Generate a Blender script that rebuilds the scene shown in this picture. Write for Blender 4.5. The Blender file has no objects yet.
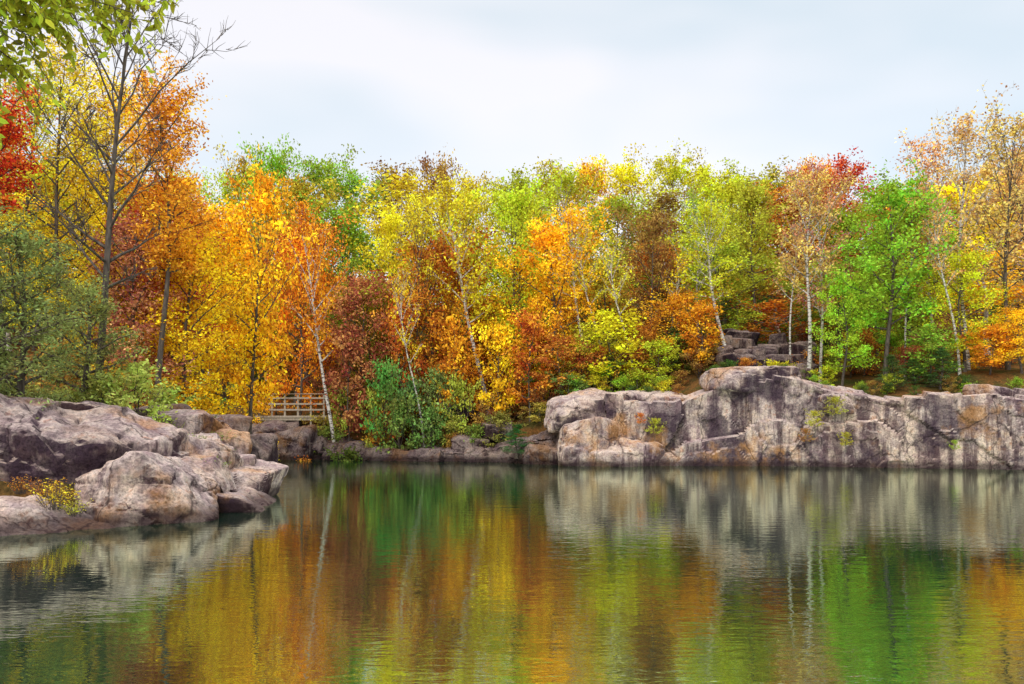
import bpy, math, random
import numpy as np
from math import radians, pi, sin, cos
from mathutils import Vector
import bmesh

F = 796.0; CAMZ = 2.2; HOR = 426.0
def bx(px, y): return (px-512.0)/F*y          # bearing -> world X at depth y
def hz(py, y): return CAMZ+(HOR-py)/F*y       # height at depth y
def lin(c):
    c = c/255.0
    return c/12.92 if c <= 0.04045 else ((c+0.055)/1.055)**2.4
def rgb(r, g, b): return (lin(r), lin(g), lin(b), 1.0)

scene = bpy.context.scene
scene.view_settings.view_transform = 'Standard'
scene.view_settings.look = 'None'
scene.view_settings.exposure = 0

# ------------------------------------------------------------------ noise
def hsh(ix, iy, iz, seed):
    with np.errstate(over='ignore'):
        n = (ix.astype(np.int64).astype(np.uint32)*np.uint32(374761393) ^ iy.astype(np.int64).astype(np.uint32)*np.uint32(668265263)
             ^ iz.astype(np.int64).astype(np.uint32)*np.uint32(2147483647) ^ np.uint32((seed*974634777) & 0xffffffff))
        n = (n ^ (n >> np.uint32(13)))*np.uint32(1274126177)
        n = (n ^ (n >> np.uint32(16)))*np.uint32(2246822519)
        n = n ^ (n >> np.uint32(15))
    return n.astype(np.float64)/4294967295.0
def vnoise(x, y, z, seed=0):
    x = np.asarray(x, float); y = np.asarray(y, float)+0*x; z = np.asarray(z, float)+0*x
    xi, yi, zi = np.floor(x), np.floor(y), np.floor(z)
    u, v, w = x-xi, y-yi, z-zi
    u = u*u*(3-2*u); v = v*v*(3-2*v); w = w*w*(3-2*w)
    r = 0
    for a in (0, 1):
        for b in (0, 1):
            for c in (0, 1):
                r = r+hsh(xi+a, yi+b, zi+c, seed)*(u if a else 1-u)*(v if b else 1-v)*(w if c else 1-w)
    return r*2-1
def fbm(x, y, z, seed=0, o=4):
    r = 0; a = 1.0; s = 1.0
    for i in range(o):
        r = r+a*vnoise(x*s, y*s, z*s, seed+i*7); a *= 0.5; s *= 2.03
    return r
def vor(u, v, seed=0):
    """jittered cells: returns id hashes, offset to cell centre, edge distance"""
    ui, vi = np.floor(u), np.floor(v)
    best = np.full(u.shape, 1e9); bdu = np.zeros(u.shape); bdv = np.zeros(u.shape)
    f2 = np.full(u.shape, 1e9)
    bi = np.zeros(u.shape); bj = np.zeros(u.shape)
    for a in (-1, 0, 1):
        for b in (-1, 0, 1):
            ci, cj = ui+a, vi+b
            z = 0*ci
            cx = ci+0.1+0.8*hsh(ci, cj, z, seed+1); cy = cj+0.1+0.8*hsh(ci, cj, z, seed+2)
            d = np.maximum(abs(u-cx), abs(v-cy))*0.75+0.25*np.hypot(u-cx, v-cy)
            m = d < best
            f2 = np.where(m, best, np.minimum(f2, d))
            best = np.where(m, d, best)
            bi = np.where(m, ci, bi); bj = np.where(m, cj, bj)
            bdu = np.where(m, u-cx, bdu); bdv = np.where(m, v-cy, bdv)
    z = 0*bi
    return hsh(bi, bj, z, seed+3)*2-1, hsh(bi, bj, z, seed+4)*2-1, hsh(bi, bj, z, seed+5)*2-1, bdu, bdv, f2-best

# ------------------------------------------------------------------ mesh helper
def mkmesh(name, V, faces, mats, mi=None, smooth=False, attrs=None):
    me = bpy.data.meshes.new(name)
    V = np.asarray(V, dtype=np.float32)
    faces = [np.asarray(f, dtype=np.int32) for f in faces if len(f)]
    nl = sum(f.size for f in faces); nf = sum(len(f) for f in faces)
    me.vertices.add(len(V)); me.vertices.foreach_set('co', V.ravel())
    me.loops.add(nl); me.polygons.add(nf)
    me.loops.foreach_set('vertex_index', np.concatenate([f.ravel() for f in faces]))
    tot = np.concatenate([np.full(len(f), f.shape[1], np.int32) for f in faces])
    st = np.concatenate([[0], np.cumsum(tot)[:-1]]).astype(np.int32)
    me.polygons.foreach_set('loop_start', st)
    for m in mats: me.materials.append(m)
    if mi is not None: me.polygons.foreach_set('material_index', np.asarray(mi, np.int32))
    me.update(calc_edges=True)
    me.polygons.foreach_set('use_smooth', np.full(nf, smooth) if np.isscalar(smooth) or isinstance(smooth, bool) else smooth)
    if attrs:
        for k, a in attrs.items():
            at = me.attributes.new(k, 'FLOAT', 'FACE'); at.data.foreach_set('value', np.asarray(a, np.float32))
    me.validate()
    return me
def obj(name, me, loc=(0, 0, 0), rot=(0, 0, 0), sc=(1, 1, 1), color=None, parent=None):
    o = bpy.data.objects.new(name, me); o.location = loc; o.rotation_euler = rot; o.scale = sc
    if color: o.color = color
    if parent: o.parent = parent
    scene.collection.objects.link(o); return o

# ------------------------------------------------------------------ materials
def newmat(name):
    m = bpy.data.materials.new(name); m.use_nodes = True
    nt = m.node_tree; nt.nodes.clear()
    out = nt.nodes.new('ShaderNodeOutputMaterial')
    return m, nt, out
def N(nt, t, **kw):
    n = nt.nodes.new('ShaderNode'+t)
    for k, v in kw.items():
        if hasattr(n, k): setattr(n, k, v)
        else: n.inputs[k].default_value = v
    return n
def L(nt, a, b): nt.links.new(a, b)
def ramp(nt, fac, stops):
    r = nt.nodes.new('ShaderNodeValToRGB'); e = r.color_ramp.elements
    while len(e) < len(stops): e.new(0.5)
    for i, (p, c) in enumerate(stops):
        e[i].position = p; e[i].color = c if len(c) == 4 else (*c, 1)
    L(nt, fac, r.inputs[0]); return r
def mix(nt, fac, a, b, bt='MIX'):
    m = nt.nodes.new('ShaderNodeMix'); m.data_type = 'RGBA'; m.blend_type = bt
    if isinstance(fac, (int, float)): m.inputs[0].default_value = fac
    else: L(nt, fac, m.inputs[0])
    for s, i in ((a, 6), (b, 7)):
        if isinstance(s, tuple): m.inputs[i].default_value = s
        else: L(nt, s, m.inputs[i])
    return m.outputs[2]
def mth(nt, op, a, b=None, c=None, clamp=False):
    m = nt.nodes.new('ShaderNodeMath'); m.operation = op; m.use_clamp = clamp
    for i, s in enumerate((a, b, c)):
        if s is None: continue
        if isinstance(s, (int, float)): m.inputs[i].default_value = s
        else: L(nt, s, m.inputs[i])
    return m.outputs[0]
def mapping(nt, vec, scale, loc=(0, 0, 0), rot=(0, 0, 0)):
    m = nt.nodes.new('ShaderNodeMapping'); m.inputs['Scale'].default_value = scale
    m.inputs['Location'].default_value = loc; m.inputs['Rotation'].default_value = rot
    L(nt, vec, m.inputs[0]); return m.outputs[0]

def leaf_mat(name, huev=0.06, transl=0.3):
    m, nt, out = newmat(name)
    oi = N(nt, 'ObjectInfo')
    a1 = N(nt, 'Attribute', attribute_name='rnd'); a2 = N(nt, 'Attribute', attribute_name='clump')
    hue = mth(nt, 'MULTIPLY_ADD', a2.outputs['Fac'], huev, 0.5-huev*0.42)
    hue = mth(nt, 'ADD', hue, mth(nt, 'MULTIPLY_ADD', a1.outputs['Fac'], 0.03, -0.015))
    val = mth(nt, 'MULTIPLY_ADD', a1.outputs['Fac'], 1.0, 0.52)
    val = mth(nt, 'MULTIPLY', val, mth(nt, 'MULTIPLY_ADD', a2.outputs['Fac'], 0.65, 0.70))
    h = N(nt, 'HueSaturation'); L(nt, hue, h.inputs['Hue']); L(nt, val, h.inputs['Value']); L(nt, oi.outputs['Color'], h.inputs['Color'])
    d = N(nt, 'BsdfDiffuse'); t = N(nt, 'BsdfTranslucent'); L(nt, h.outputs[0], d.inputs[0]); L(nt, h.outputs[0], t.inputs[0])
    ms = N(nt, 'MixShader'); ms.inputs[0].default_value = transl
    L(nt, d.outputs[0], ms.inputs[1]); L(nt, t.outputs[0], ms.inputs[2]); L(nt, ms.outputs[0], out.inputs[0])
    return m
LEAF = leaf_mat('leaves')

def bark_mat(name, c1, c2, scale, white=False):
    m, nt, out = newmat(name)
    tc = N(nt, 'TexCoord')
    v = mapping(nt, tc.outputs['Object'], (1, 1, 3.5) if white else (3, 3, 0.6))
    n = N(nt, 'TexNoise', Scale=scale, Detail=3.0); L(nt, v, n.inputs['Vector'])
    r = ramp(nt, n.outputs['Fac'], [(0.40, c2), (0.50, c1)] if white else [(0.3, c2), (0.7, c1)])
    p = N(nt, 'BsdfDiffuse'); L(nt, r.outputs[0], p.inputs['Color'])
    L(nt, p.outputs[0], out.inputs[0]); return m
BARK = bark_mat('bark', (0.17, 0.14, 0.115, 1), (0.05, 0.04, 0.035, 1), 4)
BIRCH = bark_mat('birch_bark', (0.62, 0.58, 0.53, 1), (0.11, 0.09, 0.08, 1), 3, True)

def rock_mat(name, cs=0.45, dark=0.8, seed=0.0, tint=None, stain=0.85):
    m, nt, out = newmat(name)
    geo = N(nt, 'NewGeometry'); pos = mapping(nt, geo.outputs['Position'], (1, 1, 1), loc=(seed, seed*1.7, 0))
    sep = N(nt, 'SeparateXYZ'); L(nt, geo.outputs['Position'], sep.inputs[0])
    nz = N(nt, 'SeparateXYZ'); L(nt, geo.outputs['True Normal'], nz.inputs[0])
    steep = mth(nt, 'SUBTRACT', 1.0, mth(nt, 'MULTIPLY', nz.outputs[2], 1.25, clamp=True), clamp=True)
    n1 = N(nt, 'TexNoise', Scale=0.33, Detail=5.0, Roughness=0.65); L(nt, pos, n1.inputs['Vector'])
    s1 = N(nt, 'SeparateColor'); L(nt, n1.outputs['Color'], s1.inputs[0])
    n2 = N(nt, 'TexNoise', Scale=1.7, Detail=5.0, Roughness=0.7); L(nt, pos, n2.inputs['Vector'])
    n3 = N(nt, 'TexNoise', Scale=13.0, Detail=3.0, Roughness=0.75); L(nt, pos, n3.inputs['Vector'])
    col = ramp(nt, s1.outputs[0], [(0.36, rgb(158, 132, 134)), (0.46, rgb(198, 186, 180)), (0.54, rgb(212, 190, 166)), (0.64, rgb(148, 124, 130))]).outputs[0]
    c2 = ramp(nt, n2.outputs['Fac'], [(0.34, rgb(92, 70, 80)), (0.46, rgb(168, 150, 150)), (0.58, rgb(226, 214, 202)), (0.68, rgb(182, 124, 92))]).outputs[0]
    col = mix(nt, 0.55, col, c2)
    vs = mapping(nt, pos, (1.0, 1.0, 0.09))
    n4 = N(nt, 'TexNoise', Scale=1.1, Detail=5.0, Roughness=0.7); L(nt, vs, n4.inputs['Vector'])
    st = ramp(nt, n4.outputs['Fac'], [(0.45, (0, 0, 0)), (0.55, (1, 1, 1))]).outputs[0]
    col = mix(nt, mth(nt, 'MULTIPLY', mth(nt, 'MULTIPLY', st, steep), stain), col, rgb(74, 54, 64))
    ls = ramp(nt, n4.outputs['Fac'], [(0.38, (1, 1, 1)), (0.44, (0, 0, 0))]).outputs[0]
    col = mix(nt, mth(nt, 'MULTIPLY', mth(nt, 'MULTIPLY', ls, steep), 0.6), col, rgb(224, 208, 190))
    dk = ramp(nt, s1.outputs[1], [(0.50, (0, 0, 0)), (0.57, (1, 1, 1))]).outputs[0]
    col = mix(nt, mth(nt, 'MULTIPLY', mth(nt, 'MULTIPLY', dk, mth(nt, 'MULTIPLY_ADD', steep, 0.75, 0.25)), dark), col, rgb(70, 58, 70))
    lc = ramp(nt, s1.outputs[2], [(0.53, (0, 0, 0)), (0.62, (1, 1, 1))]).outputs[0]
    col = mix(nt, mth(nt, 'MULTIPLY', lc, 0.5), col, rgb(198, 146, 80))
    sp = ramp(nt, n3.outputs['Fac'], [(0.32, (0.5, 0.5, 0.5)), (0.5, (0.97, 0.97, 0.97)), (0.68, (1.3, 1.27, 1.25))]).outputs[0]
    col = mix(nt, 1.0, col, sp, 'MULTIPLY')
    dv = N(nt, 'VectorMath', operation='MULTIPLY_ADD'); L(nt, n1.outputs['Color'], dv.inputs[0]); dv.inputs[1].default_value = (1.6, 1.6, 1.6); L(nt, pos, dv.inputs[2])
    vo = N(nt, 'TexVoronoi', feature='DISTANCE_TO_EDGE', Scale=cs); L(nt, mapping(nt, dv.outputs[0], (1, 1, 0.55), rot=(0.1, 0.12, 0.2)), vo.inputs['Vector'])
    cr = ramp(nt, vo.outputs['Distance'], [(0.0, (1, 1, 1)), (0.014, (0, 0, 0))]).outputs[0]
    vo2 = N(nt, 'TexVoronoi', feature='DISTANCE_TO_EDGE', Scale=cs*2.0); L(nt, mapping(nt, dv.outputs[0], (0.5, 0.5, 1.5), rot=(0, 0.25, 0.2)), vo2.inputs['Vector'])
    cr2 = ramp(nt, vo2.outputs['Distance'], [(0.0, (1, 1, 1)), (0.014, (0, 0, 0))]).outputs[0]
    brk = ramp(nt, n2.outputs['Fac'], [(0.46, (0, 0, 0)), (0.54, (1, 1, 1))]).outputs[0]
    crk = mth(nt, 'MAXIMUM', mth(nt, 'MULTIPLY', cr, 0.85), mth(nt, 'MULTIPLY', mth(nt, 'MULTIPLY', cr2, brk), 0.8))
    col = mix(nt, mth(nt, 'MULTIPLY', crk, 0.85), col, rgb(40, 30, 34))
    wz = mth(nt, 'ADD', sep.outputs[2], mth(nt, 'MULTIPLY', n2.outputs['Fac'], -0.5))
    wet = ramp(nt, mth(nt, 'ADD', wz, 0.3), [(0.22, (1, 1, 1)), (0.5, (0, 0, 0))]).outputs[0]
    col = mix(nt, mth(nt, 'MULTIPLY', wet, 0.8), col, rgb(50, 38, 42))
    if tint: col = mix(nt, 1.0, col, tint, 'MULTIPLY')
    p = N(nt, 'BsdfDiffuse', Roughness=0.6); L(nt, col, p.inputs['Color'])
    b = N(nt, 'Bump', Strength=0.9, Distance=0.10); L(nt, mth(nt, 'ADD', mth(nt, 'MULTIPLY', n3.outputs['Fac'], 0.3), n2.outputs['Fac']), b.inputs['Height']); L(nt, b.outputs[0], p.inputs['Normal'])
    L(nt, p.outputs[0], out.inputs[0]); return m
ROCK = rock_mat('granite', 0.36, 0.85, tint=(0.93, 0.89, 0.88, 1))
ROCKN = rock_mat('granite_near', 0.30, 0.9, seed=13.0, stain=0.9, tint=(0.88, 0.82, 0.82, 1))
ROCKD = rock_mat('granite_dark', 0.6, 0.9, seed=5.0, tint=(0.45, 0.41, 0.41, 1))

# ------------------------------------------------------------------ lake outline & terrain
LAKE = np.array([(-5, 1.5), (6, 1.5), (20, 0), (40, 6), (46, 25), (40, 37), (33, 38.6), (26, 39.9), (21, 41.5), (16, 43), (10.3, 44.2), (5, 45.2), (2.7, 45.6),
                 (-2.6, 48.8), (-8.3, 50.5), (-15.5, 53), (-16.5, 49), (-12.9, 40), (-10.7, 32), (-8.2, 24), (-7.4, 21.6), (-8.2, 18.5),
                 (-9, 17), (-10.8, 16.4), (-13, 14.5), (-12.5, 9), (-8.6, 5)], float)
def sdist(x, y):
    x = np.asarray(x, float); y = np.asarray(y, float)
    best = np.full(x.shape, 1e9); ins = np.zeros(x.shape, bool)
    n = len(LAKE)
    for i in range(n):
        ax, ay = LAKE[i]; cx, cy = LAKE[(i+1) % n]
        ex, ey = cx-ax, cy-ay
        t = np.clip(((x-ax)*ex+(y-ay)*ey)/(ex*ex+ey*ey), 0, 1)
        best = np.minimum(best, np.hypot(x-ax-t*ex, y-ay-t*ey))
        c = ((ay > y) != (cy > y))
        xx = ax+(y-ay)*ex/(ey if ey != 0 else 1e-9)
        ins ^= c & (x < xx)
    return np.where(ins, -best, best)
def sst(a, b, x):
    t = np.clip((x-a)/(b-a), 0, 1); return t*t*(3-2*t)
CH_X = [-17, -12, -6, -2, 1, 3.2, 5, 9, 11, 13, 15.5, 18.5, 20, 26, 40, 60]
CH_H = [2.3, 1.6, 1.1, 1.3, 2.2, 3.6, 3.7, 3.5, 4.6, 5.2, 4.9, 4.0, 3.8, 3.7, 4.0, 4.0]
def terr(x, y):
    x = np.asarray(x, float); y = np.asarray(y, float)
    d = sdist(x, y)
    far = sst(30, 42, y)
    hc = np.interp(x, CH_X, CH_H)*far+(1-far)*np.where(x < 0, 1.5+0*x, 1.2)
    nearcam = sst(9, 2, y)
    hc = hc*(1-nearcam)+0.6*nearcam
    z = -1.2+(hc-0.35+1.2)*sst(0.3, 2.6, d)
    slope = 0.30*far+0.22*(1-far)*(1-nearcam)+0.05*nearcam
    dd = np.clip(d-2.0, 0, None)
    z = z+slope*45*(1-np.exp(-dd/45))
    z = z+9*sst(36, 62, d)*(1-nearcam)
    z = z+(0.35*fbm(x*0.22, y*0.22, 0*x, 3, 4)+0.6*vnoise(x*0.07, y*0.07, 0*x, 5))*sst(1.5, 6, d)
    z = np.where(d < 0.3, np.maximum(-4, -1.2+(d-0.3)*1.2), z)
    return z
def tz(x, y): return float(terr(np.array([x]), np.array([y]))[0])

def axis(lo, hi, f0, f1, step, n):
    a = np.arange(f0, f1+step/2, step)
    l = f0-np.geomspace(step, f0-lo, n)[::1]; r = f1+np.geomspace(step, hi-f1, n)
    return np.concatenate([l[::-1], a, r])
gx = axis(-900, 900, -45, 60, 0.5, 30); gy = axis(-900, 900, -6, 100, 0.5, 30)
GX, GY = np.meshgrid(gx, gy)
GZ = terr(GX, GY)
nx, ny = len(gx), len(gy)
idx = np.arange(nx*ny).reshape(ny, nx)
q = np.stack([idx[:-1, :-1], idx[:-1, 1:], idx[1:, 1:], idx[1:, :-1]], -1).reshape(-1, 4)
m, nt, out = newmat('forest_floor')
geo = N(nt, 'NewGeometry')
n1 = N(nt, 'TexNoise', Scale=0.35, Detail=4.0, Roughness=0.65); L(nt, geo.outputs['Position'], n1.inputs['Vector'])
n2 = N(nt, 'TexNoise', Scale=9.0, Detail=4.0, Roughness=0.8); L(nt, geo.outputs['Position'], n2.inputs['Vector'])
c = ramp(nt, n1.outputs['Fac'], [(0.3, rgb(64, 76, 36)), (0.45, rgb(88, 78, 46)), (0.55, rgb(116, 82, 48)), (0.7, rgb(68, 66, 40))]).outputs[0]
c = mix(nt, 1.0, c, ramp(nt, n2.outputs['Fac'], [(0.3, (0.25, 0.25, 0.24)), (0.5, (0.8, 0.8, 0.8)), (0.7, (1.6, 1.45, 1.1))]).outputs[0], 'MULTIPLY')
p = N(nt, 'BsdfDiffuse'); L(nt, c, p.inputs['Color'])
L(nt, p.outputs[0], out.inputs[0]); GROUND = m
obj('ground', mkmesh('ground', np.stack([GX, GY, GZ], -1).reshape(-1, 3), [q], [GROUND], smooth=True))

# ------------------------------------------------------------------ water
m, nt, out = newmat('water')
geo = N(nt, 'NewGeometry')
v1 = mapping(nt, geo.outputs['Position'], (0.8, 2.2, 1), rot=(0, 0, 0.06))
w1 = N(nt, 'TexNoise', Scale=1.1, Detail=3.0, Roughness=0.55, Distortion=0.3); L(nt, v1, w1.inputs['Vector'])
v2 = mapping(nt, geo.outputs['Position'], (1.6, 4.5, 1), rot=(0, 0, -0.1))
w2 = N(nt, 'TexNoise', Scale=2.4, Detail=2.0, Roughness=0.5); L(nt, v2, w2.inputs['Vector'])
w3 = N(nt, 'TexNoise', Scale=0.12, Detail=2.0); L(nt, geo.outputs['Position'], w3.inputs['Vector'])
amp = ramp(nt, w3.outputs['Fac'], [(0.35, (0.35, 0.35, 0.35)), (0.65, (1, 1, 1))]).outputs[0]
h = mth(nt, 'ADD', w1.outputs['Fac'], mth(nt, 'MULTIPLY', w2.outputs['Fac'], 0.42))
h = mth(nt, 'MULTIPLY', h, amp)
b = N(nt, 'Bump', Strength=1.0, Distance=0.0078); L(nt, h, b.inputs['Height'])
d = N(nt, 'BsdfDiffuse', Color=(0.002, 0.028, 0.019, 1)); g = N(nt, 'BsdfGlossy', Roughness=0.015, Color=(0.86, 1.0, 0.80, 1))
L(nt, b.outputs[0], g.inputs['Normal'])
fr = N(nt, 'Fresnel', IOR=1.5)
fac = mth(nt, 'MULTIPLY_ADD', fr.outputs[0], 0.42, 0.56, clamp=True)
ms = N(nt, 'MixShader'); L(nt, fac, ms.inputs[0]); L(nt, d.outputs[0], ms.inputs[1]); L(nt, g.outputs[0], ms.inputs[2])
L(nt, ms.outputs[0], out.inputs[0]); WATER = m
obj('lake_water', mkmesh('lake_water', [(-22, -1, 0), (52, -1, 0), (52, 58, 0), (-22, 58, 0)], [[(0, 1, 2, 3)]], [WATER]))

# ------------------------------------------------------------------ cliffs
def resample(P, step):
    P = np.array(P, float); d = np.r_[0, np.cumsum(np.hypot(*np.diff(P, axis=0).T))]
    s = np.arange(0, d[-1], step)
    x = np.interp(s, d, P[:, 0]); y = np.interp(s, d, P[:, 1])
    k = np.ones(int(3/step)//2*2+1); k /= k.sum(); n = len(k)//2
    xs = np.convolve(np.pad(x, n, mode='reflect', reflect_type='odd'), k, 'valid'); ys = np.convolve(np.pad(y, n, mode='reflect', reflect_type='odd'), k, 'valid')
    return s, xs, ys
def cliff(name, P, hfun, mat, step=0.09, seed=0, cell=2.4, amp=0.5, top=5.0, batter=0.12, hvar=1.0, sec=0.30):
    s, X, Y = resample(P, step)
    tx, ty = np.gradient(X), np.gradient(Y); l = np.hypot(tx, ty); tx /= l; ty /= l
    nxo, nyo = ty, -tx     # outward to lake
    H = hfun(X, Y)
    c = vor(s/(cell*1.1), 0*s+0.5, seed+40); c2 = vor(s/(cell*0.4), 0*s+0.5, seed+50)
    H = H*(1+0.08*c[0]*hvar)+0.2*c[1]*hvar+hvar*(0.12*c2[0]+0.25*c2[3]*c2[1])
    nf = int(5.5/step*0.8); ntp = int(top/step*0.6)
    tf = np.linspace(0, 1, nf); tt = np.linspace(0, 1, ntp)[1:]
    S = np.repeat(s[None], nf+ntp-1, 0)
    Z = np.zeros_like(S); B = np.zeros_like(S); UP = np.zeros_like(S)
    Z[:nf] = -1.3+(H[None]+1.3)*tf[:, None]
    B[:nf] = batter*np.clip(Z[:nf], 0, None)
    UP[:nf] = sst(0.9, 1.0, tf)[:, None]*0.5+0*S[:nf]
    bt = B[nf-1]
    B[nf:] = bt+tt[:, None]*top
    Z[nf:] = H[None]+(0.12*top*tt[:, None])-2.5*sst(0.65, 1, tt)[:, None]
    UP[nf:] = 0.5+0.5*sst(0, 0.08, tt)[:, None]
    W = np.where(np.arange(S.shape[0])[:, None] < nf, Z, H[None]+(B-bt[None]))
    wu = 0.16*fbm(S*0.5, W*0.35, 0*S, seed+11, 3); wv = 0.2*fbm(S*0.4, W*0.5, 0*S+9, seed+12, 3)
    sh = 0.18*W
    a = vor((S+wu+sh)/cell, (W+wv-0.08*S)/(cell*1.1), seed)
    b2 = vor((S+wu+sh)/(cell*0.36), (W+wv-0.1*S)/(cell*0.5), seed+20)
    b3 = vor((S+wu)/(cell*0.15), (W+wv)/(cell*0.15), seed+30)
    big = sst(-0.2, 0.5, b2[2]+0*S)
    D = amp*(0.75*a[0]+0.5*a[1]*a[3]+0.35*a[2]*a[4]) + amp*sec*(0.8*b2[0]+0.5*b2[1]*b2[3]+0.5*b2[2]*b2[4]) + amp*0.07*b3[0]*big
    D += -0.10*amp*np.exp(-(a[5]/0.03)**2)
    D += amp*0.4*fbm(S*0.16, W*0.1, 0*S, seed+3, 2)+0.02*fbm(S*3, W*3, 0*S, seed+4, 3)
    D = D*np.where(UP > 0.7, 0.42, 1.0)
    ho = D*(1-UP); vo_ = D*UP
    VX = X[None]-nxo[None]*(B-ho); VY = Y[None]-nyo[None]*(B-ho); VZ = Z+vo_
    n0, n1_ = VX.shape
    id_ = np.arange(n0*n1_).reshape(n0, n1_)
    q = np.stack([id_[:-1, :-1], id_[:-1, 1:], id_[1:, 1:], id_[1:, :-1]], -1).reshape(-1, 4)
    return obj(name, mkmesh(name, np.stack([VX, VY, VZ], -1).reshape(-1, 3), [q], [mat], smooth=False))
hf = lambda X, Y: np.interp(X, CH_X, CH_H)
cliff('granite_cliff', [(2.6, 46.5), (5, 45.0), (10.3, 44.0), (13, 43.3), (16, 43.0), (21, 41.3), (26, 39.7), (33, 38.5), (40, 37), (46.5, 25)], hf, ROCK, seed=4, cell=3.8, amp=0.46, batter=0.10, hvar=0.85, sec=0.24)
cliff('granite_ledge', [(-17, 54), (-15.5, 52.8), (-8.3, 50.3), (-2.6, 48.6), (2.0, 46.2), (4.5, 45.6)], lambda X, Y: np.interp(X, [-17, -13, -8, -3, 0, 2, 5], [2.1, 1.4, 0.45, 0.7, 1.3, 2.4, 3.2]), ROCKD, seed=9, cell=1.7, amp=0.45, top=3.5, batter=0.7, hvar=0.6)
cliff('granite_bank', [(-7.6, 20.5), (-8.4, 24), (-9.6, 28), (-10.9, 32), (-13.1, 40), (-16.7, 49), (-18, 53)], lambda X, Y: np.interp(Y, [20, 24, 27, 34, 42, 52], [0.9, 1.5, 2.2, 1.8, 1.5, 2.0]), ROCKN, seed=15, cell=1.5, amp=0.45, top=3.0, batter=0.35)

# ------------------------------------------------------------------ boulders
_ico = {}
def ico(sub):
    if sub not in _ico:
        bm = bmesh.new(); bmesh.ops.create_icosphere(bm, subdivisions=sub, radius=1)
        V = np.array([v.co[:] for v in bm.verts]); Fc = np.array([[v.index for v in f.verts] for f in bm.faces]); bm.free(); _ico[sub] = (V, Fc)
    return _ico[sub]
def boulder(name, c, size, seed=0, rz=0, mat=None, p=34, sub=5, extra=12, planes=(), tilt=(0, 0), rough=0.03, parent=None, strata=1.0):
    rs = np.random.RandomState(seed)
    V, Fc = ico(sub); V = V/np.linalg.norm(V, axis=1)[:, None]
    pl = []
    for ax in range(3):
        for sg in (-1, 1):
            n = np.zeros(3); n[ax] = sg; n += rs.uniform(-0.2, 0.2, 3); n /= np.linalg.norm(n); pl.append((n, rs.uniform(0.88, 1.0)))
    for i in range(extra):
        n = rs.normal(size=3); n /= np.linalg.norm(n); pl.append((n, rs.uniform(0.98, 1.25)))
    for n, dd in planes:
        n = np.array(n, float); n /= np.linalg.norm(n); pl.append((n, dd))
    acc = np.zeros(len(V))
    for n, dd in pl: acc += np.clip(V@n/dd, 0, None)**p
    r = acc**(-1/p)
    Pn = V*r[:, None]*np.array(size)
    k = 0.9
    disp = rough*2.6*fbm(Pn[:, 0]*k, Pn[:, 1]*k, Pn[:, 2]*k, seed, 5)
    a = vor((Pn[:, 0]+Pn[:, 1]*0.6)/1.1+0.25*fbm(Pn[:, 0], Pn[:, 1], Pn[:, 2], seed+5, 2), (Pn[:, 2]+0.25*Pn[:, 0])/0.8+3, seed+9)
    disp += strata*(rough*(1.5*a[0]+1.2*a[1]*a[3]+1.2*a[2]*a[4])-rough*1.2*np.exp(-(a[5]/0.04)**2))
    disp += rough*0.4*fbm(Pn[:, 0]*6, Pn[:, 1]*6, Pn[:, 2]*6, seed+3, 3)
    Pn = Pn+V*disp[:, None]*np.clip(min(size), 0.3, 2.0)*1.5
    return obj(name, mkmesh(name, Pn, [Fc], [mat or ROCKN], smooth=True), c, (tilt[0], tilt[1], rz), parent=parent)
OUT = obj('granite_outcrop', None)
def ob(nm, *a, **k):
    k.setdefault('strata', 0.8); k.setdefault('p', 28)
    return boulder(nm, *a, parent=OUT, **k)
ob('main_block', (-8.8, 19.4, 0.10), (1.75, 2.2, 1.5), seed=3, rz=0.25, sub=6, planes=[((0.75, -0.3, 0.65), 0.80), ((-0.6, -0.8, 0.15), 0.90), ((0.2, -1, 0.25), 0.85)])
ob('upper_block', (-12.1, 20.4, 0.85), (2.9, 2.3, 2.05), seed=8, rz=-0.12, sub=6, tilt=(0, 0.10), planes=[((0.35, -0.25, 1), 0.9), ((0.5, -1, -0.1), 0.86)])
ob('middle_block', (-10.3, 21.0, 0.55), (1.3, 1.8, 1.5), seed=52, rz=0.1, sub=6, planes=[((0, -1, 0.1), 0.85)])
ob('low_slab', (-10.6, 16.9, -0.30), (2.6, 1.3, 0.9), seed=12, rz=0.15, tilt=(0.05, 0.20), sub=6, planes=[((0.2, -0.5, 0.9), 0.8)])
ob('ridge_slab', (-10.4, 22.9, 1.15), (2.2, 1.5, 0.85), seed=21, rz=0.1, tilt=(0, 0.08), sub=6)
ob('ridge_slab_2', (-13.6, 22.0, 1.9), (2.4, 1.6, 1.0), seed=22, rz=0.3, sub=6)
ob('tip_slab', (-7.9, 22.4, -0.25), (1.5, 2.3, 0.75), seed=31, rz=0.35, tilt=(0, 0.16), sub=6, planes=[((0.7, -0.2, 0.7), 0.85)])
ob('tip_slab_2', (-8.7, 24.0, 0.4), (1.3, 1.9, 0.75), seed=32, rz=-0.1, tilt=(0, 0.12), sub=6)
ob('foot_slab', (-9.1, 17.7, -0.60), (1.5, 0.8, 0.7), seed=33, rz=0.5, sub=5)
ob('stack_1', (-9.9, 27.0, 1.4), (0.9, 1.2, 0.7), seed=41, rz=0.4)
ob('stack_2', (-11.0, 26.2, 1.9), (1.1, 1.0, 0.8), seed=42, rz=-0.2)
ob('stack_3', (-9.2, 25.6, 0.8), (1.0, 1.2, 0.5), seed=43, rz=0.2)
ob('stack_4', (-9.6, 29.5, 1.0), (0.8, 1.3, 0.9), seed=44, rz=0.1, mat=ROCKD)
ob('stack_5', (-10.2, 28.4, 2.2), (0.7, 0.8, 0.4), seed=45, rz=0.8, mat=ROCKD)
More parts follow.
